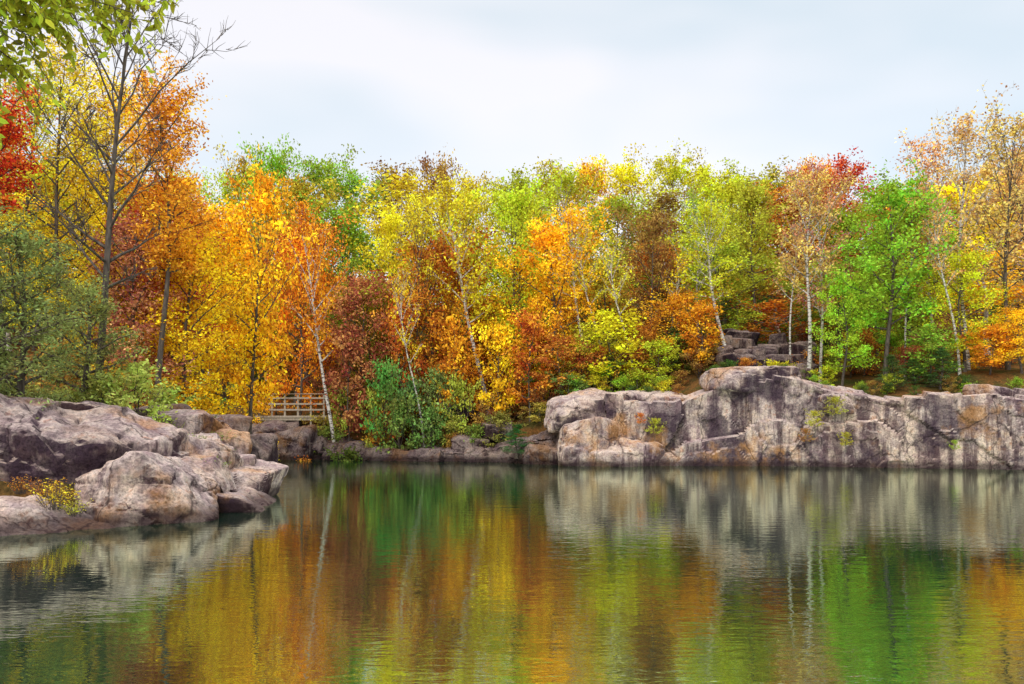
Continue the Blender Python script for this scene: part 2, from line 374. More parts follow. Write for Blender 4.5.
ob('stack_6', (-12.2, 27.2, 2.3), (1.0, 1.0, 0.6), seed=46, rz=0.5, mat=ROCKD)
rs = np.random.RandomState(5)
BL = [  # far shore boulders: bearing, y, ztop, w, d, h
    (612, 44.1, 0.9, 1.8, 1.0, 0.9), (640, 44.5, 1.4, 1.7, 1.0, 1.3), (590, 45.0, 2.4, 1.9, 1.3, 1.7),
    (545, 46.2, 0.9, 1.3, 1.0, 0.8), (470, 50.5, 1.5, 1.3, 1.0, 0.9), (455, 52.5, 3.9, 1.5, 1.0, 0.7), (498, 50.8, 2.4, 1.1, 1.0, 0.7),
    (290, 52.8, 1.7, 1.6, 1.2, 1.3), (345, 51.5, 0.5, 1.1, 0.9, 0.6), (275, 54.0, 2.3, 1.6, 1.2, 1.2), (420, 50.2, 0.35, 1.0, 0.8, 0.5),
    (745, 45.8, 5.5, 2.6, 1.8, 0.8), (835, 43.8, 4.0, 1.1, 1.0, 0.6), (990, 42.5, 4.2, 1.3, 1.0, 0.6), (585, 47.2, 4.0, 2.4, 1.8, 1.0), (645, 47.6, 4.2, 2.4, 1.6, 0.8)]
for i, (px, y, zt, w, dp, hh) in enumerate(BL):
    boulder('granite_boulder', (bx(px, y), y, zt-hh*0.9), (w, dp, hh), seed=60+i, rz=rs.uniform(-0.5, 0.5), mat=ROCK if px > 550 else ROCKD, sub=5, p=14 if px > 550 else 30, tilt=(rs.uniform(-.1, .1), rs.uniform(-.15, .15)))
RUB = obj('rock_rubble', None)
for i in range(48):
    px = rs.uniform(718, 812); y = rs.uniform(50.0, 54.5); x = bx(px, y)
    boulder('rubble_%d' % i, (x, y, tz(x, y)+rs.uniform(0, 2.2)*(y-49)/5+0.1), (rs.uniform(.5, 1.05), rs.uniform(.5, .9), rs.uniform(.35, .7)), seed=100+i, rz=rs.uniform(0, 3), mat=ROCKD, sub=4, p=30, parent=RUB)

# ------------------------------------------------------------------ trees
def tube(P, R, sides, base):
    P = np.asarray(P, float); n = len(P)
    T = np.gradient(P, axis=0); T /= np.linalg.norm(T, axis=1)[:, None]+1e-9
    ref = np.array([1.0, 0.13, 0.07]) if abs(T[0, 2]) > 0.7 else np.array([0, 0, 1.0])
    A = np.cross(T, ref); A /= np.linalg.norm(A, axis=1)[:, None]+1e-9
    B = np.cross(T, A)
    an = np.linspace(0, 2*pi, sides, endpoint=False)
    V = P[:, None]+np.asarray(R)[:, None, None]*(np.cos(an)[None, :, None]*A[:, None]+np.sin(an)[None, :, None]*B[:, None])
    i = np.arange(n*sides).reshape(n, sides)+base
    j = np.roll(i, -1, 1)
    q = np.stack([i[:-1], j[:-1], j[1:], i[1:]], -1).reshape(-1, 4)
    return V.reshape(-1, 3), q
def leafquads(C, size, rs, aspect=0.6, flat=0.0, base=0):
    n = len(C)
    A = rs.normal(size=(n, 3)); A[:, 2] *= (1-flat); A /= np.linalg.norm(A, axis=1)[:, None]
    Bq = rs.normal(size=(n, 3)); Bq = np.cross(A, Bq); Bq /= np.linalg.norm(Bq, axis=1)[:, None]
    s = (size*rs.uniform(0.6, 1.3, n))[:, None]
    V = np.stack([C-A*s*0.5, C+Bq*s*0.5*aspect-A*s*0.05, C+A*s*0.5, C-Bq*s*0.5*aspect-A*s*0.05], 1).reshape(-1, 3)
    return V, (np.arange(n*4).reshape(n, 4)+base)
def unit(v): return v/(np.linalg.norm(v)+1e-9)
def make_tree(name, seed, H=15., W=7., cb=0.3, nprim=26, nsec=7, leafn=42, leaf=0.24, r0=0.16, lean=(0, 0), bark=None, shape='oval', sig=0.32,
              el=(10, 65), ntert=0, aspect=0.6, wob=0.03, keep=1.0, sides=6):
    rs = np.random.RandomState(seed)
    VS, QS = [], []; nb = 0
    def add(P, R, sd):
        nonlocal nb
        v, q = tube(P, R, sd, nb); VS.append(v); QS.append(q); nb += len(v)
    t = np.linspace(0, 1, 14)
    ph = rs.uniform(0, 6, 4)
    tp = np.stack([lean[0]*H*t**1.2+wob*H*(np.sin(3*t*2+ph[0])-sin(ph[0]))*t**0.5*0.6, lean[1]*H*t**1.2+wob*H*(np.sin(2.5*t*2+ph[1])-sin(ph[1]))*t**0.5*0.6, H*t*0.97], -1)
    tr = r0*(1-t)**0.8+0.015; tr[0] *= 1.5
    tp[0, 2] = -0.6
    add(tp, tr, sides+2)
    LC, CL = [], []
    for i in range(nprim):
        u = (i+rs.uniform(0, 1))/nprim; tt = cb+(0.98-cb)*u
        b0 = np.array([np.interp(tt, t, tp[:, k]) for k in range(3)])
        if shape == 'oval': pr = 0.35+0.65*sin(pi*min(1, 0.18+0.80*u))
        elif shape == 'cone': pr = 1.02-0.88*u
        elif shape == 'vase': pr = 0.5+0.6*sin(pi*min(1, 0.1+0.65*u))
        else: pr = 1
        Lb = W*0.5*pr*rs.uniform(0.6, 1.25)
        az = i*2.399+rs.uniform(-0.5, 0.5); e = radians(el[0]+(el[1]-el[0])*u+rs.uniform(-12, 12))
        d = np.array([cos(az)*cos(e), sin(az)*cos(e), sin(e)])
        Lb = Lb/max(0.45, cos(e)) if shape != 'cone' else Lb
        Lb = min(Lb, (1.05-tt)*H*1.0/max(0.25, sin(e))+0.5) if e > 0 else Lb
        k = np.linspace(0, 1, 5)[:, None]
        side = unit(np.cross(d, [0, 0, 1]))
        P = b0+d*Lb*k+side*Lb*rs.uniform(-.14, .14)*k**2+np.array([0, 0, 1])*Lb*rs.uniform(-0.05, 0.16)*k**2+rs.normal(size=(5, 3))*0.03*Lb*k
        rb = np.interp(tt, t, tr)*0.5
        add(P, rb*(1-k[:, 0])**0.9+0.008, sides-2)
        for j in range(nsec):
            v = 0.28+0.72*(j+rs.uniform(0, 1))/nsec
            p0 = np.array([np.interp(v, k[:, 0], P[:, m_]) for m_ in range(3)])
            d2 = unit(d*0.7+rs.normal(size=3)*0.75+np.array([0, 0, 0.15])); L2 = Lb*rs.uniform(0.18, 0.42)*(1.25-v*0.6)
            n2_ = 4 if ntert else 3
            k2 = np.linspace(0, 1, n2_)[:, None]
            P2 = p0+d2*L2*k2+rs.normal(size=(n2_, 3))*0.06*L2*k2+np.array([0, 0, 1])*L2*0.12*k2**2
            add(P2, rb*0.4*(1-v*0.5)*(1-k2[:, 0])+0.006, 3)
            for tw in range(ntert):
                w_ = rs.uniform(0.2, 1); p1 = p0+(P2[-1]-p0)*w_
                d3 = unit(d2*0.8+rs.normal(size=3)*0.6+np.array([0, 0, 0.35])); L3 = L2*rs.uniform(0.3, 0.6)
                P3 = p1+d3*L3*k2[:, :]+rs.normal(size=(n2_, 3))*0.05*L3*k2
                add(P3, 0.008*(1-k2[:, 0])+0.004, 3)
            if leafn > 0 and rs.uniform() < keep:
                n = int(leafn*rs.uniform(0.4, 1.6))
                w_ = rs.uniform(0.1, 1.1, n)[:, None]
                C = p0+(P2[-1]-p0)*w_+rs.normal(size=(n, 3))*np.array([sig, sig, sig*0.6])*rs.uniform(0.6, 1.3)
                LC.append(C); cv = rs.uniform(); CL.append(np.full(n, cv))
    nq = sum(len(q) for q in QS)
    V = np.concatenate(VS); Q = np.concatenate(QS)
    rnd = np.zeros(nq); cl = np.zeros(nq); mi = np.zeros(nq, int); sm = np.ones(nq, bool)
    if LC:
        C = np.concatenate(LC); cl2 = np.concatenate(CL)
        C[:, 2] = np.maximum(C[:, 2], 0.02*H)
        lv, lq = leafquads(C, leaf, rs, aspect, 0.3, len(V))
        V = np.concatenate([V, lv]); Q = np.concatenate([Q, lq])
        rnd = np.r_[rnd, rs.uniform(size=len(lq))]; cl = np.r_[cl, cl2]; mi = np.r_[mi, np.ones(len(lq), int)]; sm = np.r_[sm, np.zeros(len(lq), bool)]
    return mkmesh(name, V, [Q], [bark or BARK, LEAF], mi, smooth=sm, attrs={'rnd': rnd, 'clump': cl})

K = {}
for i in range(5): K['broad%d' % i] = (make_tree('broad%d' % i, 10+i, 15, 7.5, 0.25+0.04*i, nprim=29, nsec=7, leafn=42, leaf=0.26, r0=0.17, sig=0.37, lean=(random.Random(i).uniform(-.05, .05), 0)), 15, 7.5)
for i in range(3): K['oak%d' % i] = (make_tree('oak%d' % i, 30+i, 13, 9, 0.22, nprim=26, nsec=8, leafn=42, leaf=0.26, r0=0.2, el=(0, 60), sig=0.43, wob=0.05), 13, 9)
for i in range(4): K['birch%d' % i] = (make_tree('birch%d' % i, 40+i, 15, 5.5, 0.45, nprim=22, nsec=6, leafn=28, leaf=0.23, r0=0.17, lean=((-0.22, 0.10, -0.14, 0.04)[i], 0.0), bark=BIRCH, el=(25, 70), sig=0.34), 15, 5.5)
for i in range(3): K['thin%d' % i] = (make_tree('thin%d' % i, 50+i, 15, 5.5, 0.3, nprim=26, nsec=7, leafn=16, leaf=0.20, r0=0.12, bark=(BIRCH, BARK, BIRCH)[i], el=(35, 75), sig=0.3, ntert=2, lean=(0.03*i-0.03, 0)), 15, 5.5)
K['bare0'] = (make_tree('bare0', 57, 11, 3.2, 0.55, nprim=14, nsec=6, leafn=9, leaf=0.2, r0=0.10, bark=BIRCH, el=(35, 75), sig=0.25, ntert=2, lean=(-0.20, 0), wob=0.05), 11, 3.2)
K['bare1'] = (make_tree('bare1', 58, 11, 3.2, 0.55, nprim=14, nsec=6, leafn=10, leaf=0.2, r0=0.10, bark=BIRCH, el=(35, 75), sig=0.25, ntert=2, lean=(0.06, 0), wob=0.04), 11, 3.2)
for i in range(2): K['pine%d' % i] = (make_tree('pine%d' % i, 60+i, 7, 4.2, 0.06, nprim=40, nsec=8, leafn=26, leaf=0.17, r0=0.1, shape='cone', el=(0, 40), sig=0.16, aspect=0.25), 7, 4.2)
for i in range(4): K['shrub%d' % i] = (make_tree('shrub%d' % i, 70+i, 2.2, 2.6, 0.05, nprim=13, nsec=5, leafn=28, leaf=0.15, r0=0.02, shape='vase', el=(25, 80), sig=0.16), 2.2, 2.6)
for i in range(2): K['sapling%d' % i] = (make_tree('sapling%d' % i, 80+i, 5, 3.2, 0.2, nprim=17, nsec=6, leafn=26, leaf=0.2, r0=0.05, el=(10, 60), sig=0.24), 5, 3.2)
for i in range(2): K['under%d' % i] = (make_tree('under%d' % i, 90+i, 7, 8, 0.04, nprim=22, nsec=7, leafn=26, leaf=0.38, r0=0.1, el=(0, 70), sig=0.5, shape='vase'), 7, 8)

rnd = random.Random(77)
def place(kind, px, y, top, wpx=None, col=(200, 170, 40), name=None, var=0.5, rot=None, x=None):
    me, H, W = K[kind]
    x = bx(px, y) if x is None else x
    z = tz(x, y); h = max(1.0, hz(top, y)-z) if top is not None else H
    sz = h/H; sx = (wpx/F*y/W) if wpx else sz
    j = [max(0, min(255, c*(1+rnd.uniform(-1, 1)*0.06*var*2))) for c in col]
    if kind.startswith('birch') or kind.startswith('bare'): nm = name or 'birch_tree'
    elif kind.startswith('sapling'): nm = name or 'sapling'
    else: nm = name or {'b': 'broadleaf_tree', 'o': 'oak_tree', 't': 'aspen_tree', 'p': 'pine_tree', 's': 'shrub', 'u': 'understory_tree'}[kind[0]]
    return obj(nm, me, (x, y, z-0.1), (0, 0, rnd.uniform(0, 6.28) if rot is None else rot), (sx, sx, sz), rgb(*j))

GOLD = (248, 202, 48); YEL = (244, 222, 58); YG = (216, 212, 58); GRN = (166, 190, 62); DGRN = (100, 122, 54); RUST = (208, 126, 56); ORG = (242, 160, 50)
RED = (222, 100, 56); BRN = (172, 126, 66); OLV = (190, 182, 64); TAN = (232, 182, 112); MAU = (194, 116, 86)
SKX = [-200, 190, 215, 240, 300, 330, 360, 400, 430, 460, 500, 540, 590, 640, 690, 720, 760, 800, 850, 880, 920, 940, 1024, 1300]
SKY = [150, 185, 178, 182, 165, 165, 186, 182, 180, 188, 178, 174, 176, 164, 162, 178, 184, 174, 174, 192, 198, 170, 160, 150]
COLD = [(200, YG), (240, OLV), (280, GRN), (320, GRN), (350, GRN), (385, BRN), (410, BRN), (440, YG), (480, YG), (520, OLV), (560, YG), (600, YEL), (640, YG), (680, YG), (720, OLV), (760, BRN), (790, OLV), (825, ORG), (855, RED), (890, GRN), (930, TAN), (970, TAN), (1020, TAN)]
COLC = [(200, GOLD), (240, GOLD), (290, OLV), (330, GRN), (380, YEL), (420, YG), (460, YG), (500, YG), (540, YEL), (580, YG), (620, OLV), (660, BRN), (700, GRN), (740, YG), (780, RUST), (820, TAN), (860, GRN), (900, GRN), (940, YEL), (990, GOLD), (1020, TAN)]
COLB = [(200, GOLD), (260, GOLD), (300, ORG), (330, RUST), (380, YEL), (410, OLV), (450, RUST), (490, YG), (530, GOLD), (570, ORG), (620, YG), (660, RUST), (690, ORG), (730, OLV), (770, RUST), (810, RUST), (850, GRN), (900, GRN), (950, YEL), (1000, GOLD)]
def near(tab, px):
    t = sorted(tab, key=lambda a: abs(a[0]-px)); return t[0][1] if rnd.random() < 0.78 else t[1][1]
def row(y0, y1, step, tab, o0, o1, kinds, a=-120, b=1150):
    X = bx(a, y0)
    while X < bx(b, y0):
        y = rnd.uniform(y0, y1); px = 512+F*X/y
        top = np.interp(px, SKX, SKY)+rnd.uniform(o0, o1)
        place(rnd.choice(kinds), px, y, top, wpx=rnd.uniform(6.5, 9.0)/y*F, col=near(tab, px))
        X += step*rnd.uniform(0.75, 1.25)
row(76, 84, 3.7, COLD, -4, 14, ['broad0', 'broad1', 'broad2', 'broad3', 'oak0', 'oak1', 'oak2'])
row(66, 71, 4.6, COLC, 14, 50, ['broad0', 'broad1', 'broad2', 'broad3', 'broad4', 'oak0', 'oak1', 'birch1', 'birch2'])
row(57, 61, 5.2, COLB, 75, 130, ['broad0', 'broad2', 'oak0', 'oak1', 'oak2', 'birch3', 'thin1'], a=150)
X = bx(-60, 88)
while X < bx(1120, 88):      # shaded understory closing the back of the wood
    y = rnd.uniform(84, 92); o = place('under%d' % rnd.randint(0, 1), 0, y, None, None, rnd.choice([DGRN, BRN, DGRN, RUST]), x=X); s = rnd.uniform(0.8, 1.2); o.scale = (s, s, s); X += 5
X = bx(150, 63)
while X < bx(1080, 63):
    y = rnd.uniform(62, 65); px = 512+F*X/y
    o = place('under%d' % rnd.randint(0, 1), 0, y, None, None, rnd.choice([DGRN, BRN, DGRN, RUST, OLV, MAU]), x=X); s = rnd.uniform(0.4, 0.62); o.scale = (s, s, s); X += 4.5
# front, individually matched
FR = [('broad1', 250, 40, 200, 90, GOLD), ('broad3', 205, 38, 225, 90, GOLD), ('oak1', 185, 36, 270, 110, GOLD), ('oak2', 228, 41, 255, 110, (250, 206, 40)),
      ('birch0', 338, 52.5, 222, 60, ORG), ('oak0', 362, 55, 290, 90, MAU), ('broad2', 388, 58, 225, 70, YEL), ('oak2', 428, 55, 262, 80, RUST), ('birch0', 490, 54, 200, 75, YG),
      ('thin1', 415, 54, 215, 50, YG), ('birch2', 590, 52, 222, 60, GOLD), ('oak1', 548, 53, 235, 100, (244, 184, 48)), ('broad0', 520, 56, 200, 80, YG),
      ('sapling0', 612, 50, 318, 68, (224, 222, 52)), ('oak0', 680, 52, 300, 76, ORG), ('birch2', 728, 51, 215, 66, YG), ('thin0', 700, 54, 205, 60, GRN),
      ('broad4', 755, 60, 200, 80, OLV), ('birch3', 808, 50, 185, 70, TAN), ('thin2', 820, 51, 178, 66, (238, 156, 112)), ('broad1', 885, 47.5, 192, 100, (164, 202, 64)), ('broad0', 912, 50, 215, 84, GRN),
      ('oak2', 842, 48.5, 285, 62, (196, 216, 64)), ('thin0', 935, 50, 150, 80, TAN), ('thin2', 968, 48, 128, 90, TAN), ('thin1', 1008, 47, 132, 90, TAN), ('thin2', 1045, 48, 138, 90, TAN),
      ('oak0', 965, 47, 262, 75, YEL), ('oak2', 1022, 45, 312, 60, GOLD), ('oak1', 652, 55, 225, 70, BRN), ('oak0', 600, 55, 270, 70, OLV), ('oak2', 460, 57, 290, 80, ORG), ('oak1', 300, 55, 250, 70, ORG),
      ('sapling1', 400, 53, 318, 50, RUST), ('sapling0', 640, 51, 330, 40, RUST), ('sapling1', 500, 51, 335, 45, GOLD), ('sapling0', 560, 50, 340, 50, RUST), ('sapling1', 700, 50, 310, 44, ORG), ('sapling1', 350, 53, 345, 50, MAU),
      ('sapling0', 930, 46, 330, 50, GRN), ('sapling1', 990, 45.5, 330, 50, ORG), ('sapling0', 590, 50.5, 330, 44, OLV), ('sapling1', 660, 50, 345, 40, YG), ('sapling0', 455, 52, 330, 50, ORG), ('sapling1', 530, 50.5, 325, 50, RUST),
      ('bare0', 425, 51.5, 285, 34, GOLD), ('bare0', 635, 51, 250, 36, YEL), ('bare1', 672, 53, 265, 34, GOLD), ('bare1', 790, 51.5, 235, 36, TAN),
      ('bare0', 960, 46.5, 215, 40, TAN), ('bare1', 905, 49, 240, 36, YG), ('bare0', 605, 52, 240, 36, YG)]
for k, px, y, top, w, c in FR:
    place(k, px, y, top, w, c, rot=0 if k[:4] in ('birc', 'bare') else None)
jb = place('pine0', 517, 46.6, None, 40, (66, 112, 52), name='juniper_bush'); jb.location.z = 0.45; jb.scale[2] = 0.27
place('pine1', 940, 45, 345, 50, (84, 112, 58)); place('pine0', 890, 45.5, 352, 40, (88, 114, 58)); place('pine1', 915, 46, 356, 44, (96, 128, 62))
# shore shrubs
for px, y, top, w, c in [(385, 51.8, 388, 50, (124, 162, 82)), (412, 51.8, 398, 46, (130, 162, 84)), (440, 51.5, 388, 50, (146, 176, 88)), (462, 51, 396, 40, (178, 188, 76)), (400, 51.2, 415, 50, (144, 162, 74)), (345, 53.5, 402, 40, (196, 188, 78)),
                         (430, 51, 420, 46, (126, 156, 74)), (455, 51, 425, 36, (176, 168, 76)), (375, 52, 408, 34, (200, 188, 78)), (320, 54.5, 420, 36, (204, 176, 78)), (485, 51, 405, 34, (204, 140, 76)), (568, 49, 380, 34, (134, 162, 74)), (498, 50, 420, 40, (160, 158, 70)), (330, 53, 435, 36, (136, 146, 70)), (475, 50.3, 432, 36, (130, 146, 66)), (540, 49, 420, 36, (176, 166, 72))]:
    place('shrub%d' % rnd.randint(0, 3), px, y, top, w, c)
for i in range(90):
    px = rnd.uniform(255, 1040); y = rnd.uniform(50, 62)
    if px > 560: y = rnd.uniform(47.5, 60)
    if 715 < px < 810 and y < 58: continue
    s = rnd.uniform(0.5, 1.15)
    o = place('shrub%d' % rnd.randint(0, 3), px, y, None, s*2.6/y*F, rnd.choice([RUST, RUST, BRN, GOLD, YG, DGRN, GRN, MAU, OLV, OLV])); o.scale[2] = s
for i in range(60):    # brushy cover on the open slope
    px = rnd.uniform(490, 830); y = float(np.interp(px, [490, 560, 830], [50.5, 48.6, 46.2]))+rnd.uniform(0, 6)
    if 720 < px < 810 and y > 47.6: continue
    s = rnd.uniform(0.35, 0.75)
    o = place('shrub%d' % rnd.randint(0, 3), px, y, None, s*3.2/y*F, rnd.choice([RUST, OLV, YG, DGRN, GRN, BRN])); o.scale[2] = s
for i in range(28):    # plants along the cliff crest and joints
    px = rnd.uniform(555, 1040); y = float(np.interp(px, [555, 700, 870, 1040], [47.6, 46.6, 44.6, 42.4]))+rnd.uniform(0, 1.6)
    s = rnd.uniform(0.2, 0.45)
    x = bx(px, y); o = place('shrub%d' % rnd.randint(0, 3), px, y, None, s*2.6/y*F, rnd.choice([BRN, GRN, OLV, DGRN, DGRN])); o.scale[2] = s; o.location.z = max(o.location.z, np.interp(x, CH_X, CH_H)-0.1)
for px, y, z, s, c in [(815, 42.6, 2.0, .35, OLV), (835, 42.4, 2.6, .4, OLV), (806, 42.8, 1.2, .3, BRN), (845, 42.2, 1.0, .3, OLV), (655, 43.9, 1.6, .35, OLV), (640, 44, 2.2, .25, RUST), (955, 40.5, 0.9, .2, GRN)]:
    o = place('shrub1', px, y, None, s*2.6/y*F, c); o.scale[2] = s; o.location.z = z

# ------------------------------------------------------------------ left bank trees (close, finer leaves)
def own(name, me, px, y, col, rot=0, x=None, dz=-0.2, sc=(1, 1, 1)):
    x = bx(px, y) if x is None else x
    return obj(name, me, (x, y, tz(x, y)+dz), (0, 0, rot), sc, rgb(*col))
g = tz(bx(92, 25), 25)
own('bare_tree', make_tree('bare_tree', 201, hz(-30, 25)-g, 5.4, 0.36, nprim=26, nsec=8, leafn=1, leaf=0.1, r0=0.13, lean=(0.085, 0), ntert=8, el=(30, 70), wob=0.02, keep=0.3), 92, 25, (170, 140, 90))
def near_tree(name, px, y, top, wm, col, seed, leaf=0.125, leafn=50, nprim=32, nsec=9, cb=0.25, sig=0.27, **k):
    x = bx(px, y); gz = tz(x, y)
    own(name, make_tree(name, seed, hz(top, y)-gz, wm, cb, nprim=nprim, nsec=nsec, leafn=leafn, leaf=leaf, r0=0.12, sig=sig, **k), px, y, col, dz=-0.1)
near_tree('maple_tree', 156, 30, 84, 3.0, (242, 176, 60), 211, cb=0.5)
near_tree('maple_tree', 62, 31, 66, 5.2, (240, 218, 62), 212, leafn=42)
near_tree('maple_tree', 118, 33, 100, 4.2, (244, 206, 54), 213, cb=0.3, leafn=44)
near_tree('maple_tree', 4, 27, 104, 2.6, (230, 98, 54), 214, cb=0.72, nprim=16)
near_tree('maple_tree', 36, 35, 90, 5.6, (210, 208, 64), 215)
near_tree('maple_tree', 168, 33, 205, 3.6, (222, 112, 78), 216, cb=0.45)
near_tree('maple_tree', 135, 31, 235, 3.2, (212, 142, 112), 217, cb=0.2)
near_tree('maple_tree', -50, 30, 60, 5.6, (218, 200, 64), 218, nprim=24)
near_tree('maple_tree', 90, 37, 140, 5.6, (232, 184, 60), 219)
near_tree('maple_tree', 190, 32, 255, 3.4, (248, 204, 46), 220, cb=0.15)
near_tree('cedar_tree', 20, 21, 245, 3.4, (146, 154, 88), 221, leaf=0.11, leafn=42, nprim=38, nsec=9, cb=0.1, aspect=0.35, el=(0, 45), sig=0.16)
near_tree('cedar_tree', 84, 24, 285, 2.4, (154, 158, 88), 222, leaf=0.11, leafn=34, nprim=34, nsec=8, cb=0.1, aspect=0.35, el=(0, 45), sig=0.16)
near_tree('cedar_tree', -30, 19.5, 215, 3.2, (142, 150, 88), 223, leaf=0.11, leafn=34, nprim=34, nsec=8, cb=0.1, aspect=0.35, el=(0, 45), sig=0.16)
for px, y, w, h, c in [(105, 24, 1.9, 1.5, (194, 200, 100)), (140, 25, 2.0, 1.7, (198, 206, 100)), (75, 24, 1.7, 1.3, (172, 180, 92)), (165, 28, 1.8, 1.4, (182, 194, 88)), (205, 30, 1.7, 1.2, (158, 184, 82)), (215, 27.6, 1.0, .8, (146, 166, 74)), (40, 23.6, 1.6, 1.3, (164, 156, 88)),
                      (190, 33, 2.0, 1.5, (150, 174, 74)), (245, 34, 1.6, 1.2, (168, 176, 74)), (180, 26, .8, .7, (136, 158, 64)), (10, 23.4, 1.7, 1.2, (170, 168, 84)), (255, 38, 1.8, 1.4, (204, 174, 68)), (235, 42, 2, 1.6, (234, 190, 60)), (120, 30, 2.4, 2.0, (226, 180, 66)), (160, 34, 2.6, 2.4, (236, 190, 60)), (60, 29, 2.4, 2.2, (198, 152, 76))]:
    x = bx(px, y); obj('shrub', K['shrub%d' % rnd.randint(0, 3)][0], (x, y, tz(x, y)), (0, 0, rnd.uniform(0, 6)), (w/2.6*1.3, w/2.6*1.3, h/2.2*1.3), rgb(*c))

# low yellow plants in the rock joints
def tuft(name, n, rad, h, leaf, seed):
    rs = np.random.RandomState(seed)
    V, Q = [], []; nb = 0; C = []
    for i in range(n):
        a = rs.uniform(0, 6.28); r = rad*rs.uniform(0, 0.4); e = rs.uniform(0.1, 1.0)
        p0 = np.array([cos(a)*r, sin(a)*r, -0.1]); p1 = p0+np.array([cos(a)*e*rad, sin(a)*e*rad, h*rs.uniform(0.5, 1.1)])
        P = [p0, (p0+p1)/2+[0, 0, h*0.12], p1]
        v, q = tube(P, [0.006, 0.005, 0.003], 3, nb); V.append(v); Q.append(q); nb += len(v)
        for k in np.linspace(0.25, 1, 10): C.append(p0+(p1-p0)*k+[0, 0, h*0.12*sin(pi*k)]+rs.normal(size=3)*0.03)
    V = np.concatenate(V); Q = np.concatenate(Q); lv, lq = leafquads(np.array(C), leaf, rs, 0.45, 0.4, nb)
    nq = len(Q)
    return mkmesh(name, np.concatenate([V, lv]), [np.concatenate([Q, lq])], [BARK, LEAF], np.r_[np.zeros(nq, int), np.ones(len(lq), int)], attrs={'rnd': np.r_[np.zeros(nq), rs.uniform(size=len(lq))], 'clump': np.r_[np.zeros(nq), rs.uniform(size=len(lq))]})
TU = [tuft('tuft%d' % i, 40, 0.45, 0.55, 0.06, 300+i) for i in range(2)]
for x, y, z, s, c in [(-9.9, 17.2, 0.5, 1.1, (220, 184, 60)), (-10.3, 17.6, 0.65, 0.8, (200, 130, 60)), (-9.5, 17.3, 0.3, 0.7, (206, 196, 70)), (-8.1, 21.6, 1.0, 0.8, (130, 150, 70)), (-9.3, 23.2, 1.6, 0.8, (140, 160, 60)), (-10.6, 24.6, 1.9, 0.9, (150, 160, 60)), (-9.0, 24.8, 1.2, 0.7, (120, 150, 60)), (-11.0, 17.8, 0.75, .7, (190, 120, 56)),
                      (-10.0, 21.6, 1.75, .7, (130, 150, 64)), (-9.3, 21.4, 1.4, .6, (150, 160, 60)), (-10.9, 21.9, 2.0, .8, (140, 150, 70)), (-8.4, 22.9, 0.95, .6, (140, 156, 60)), (-9.5, 26.2, 1.6, .9, (136, 160, 66)), (-10.3, 26.8, 2.3, .9, (150, 160, 64))]:
    obj('small_plant', TU[rnd.randint(0, 1)], (x, y, z), (0, 0, rnd.uniform(0, 6)), (s, s, s), rgb(*c))

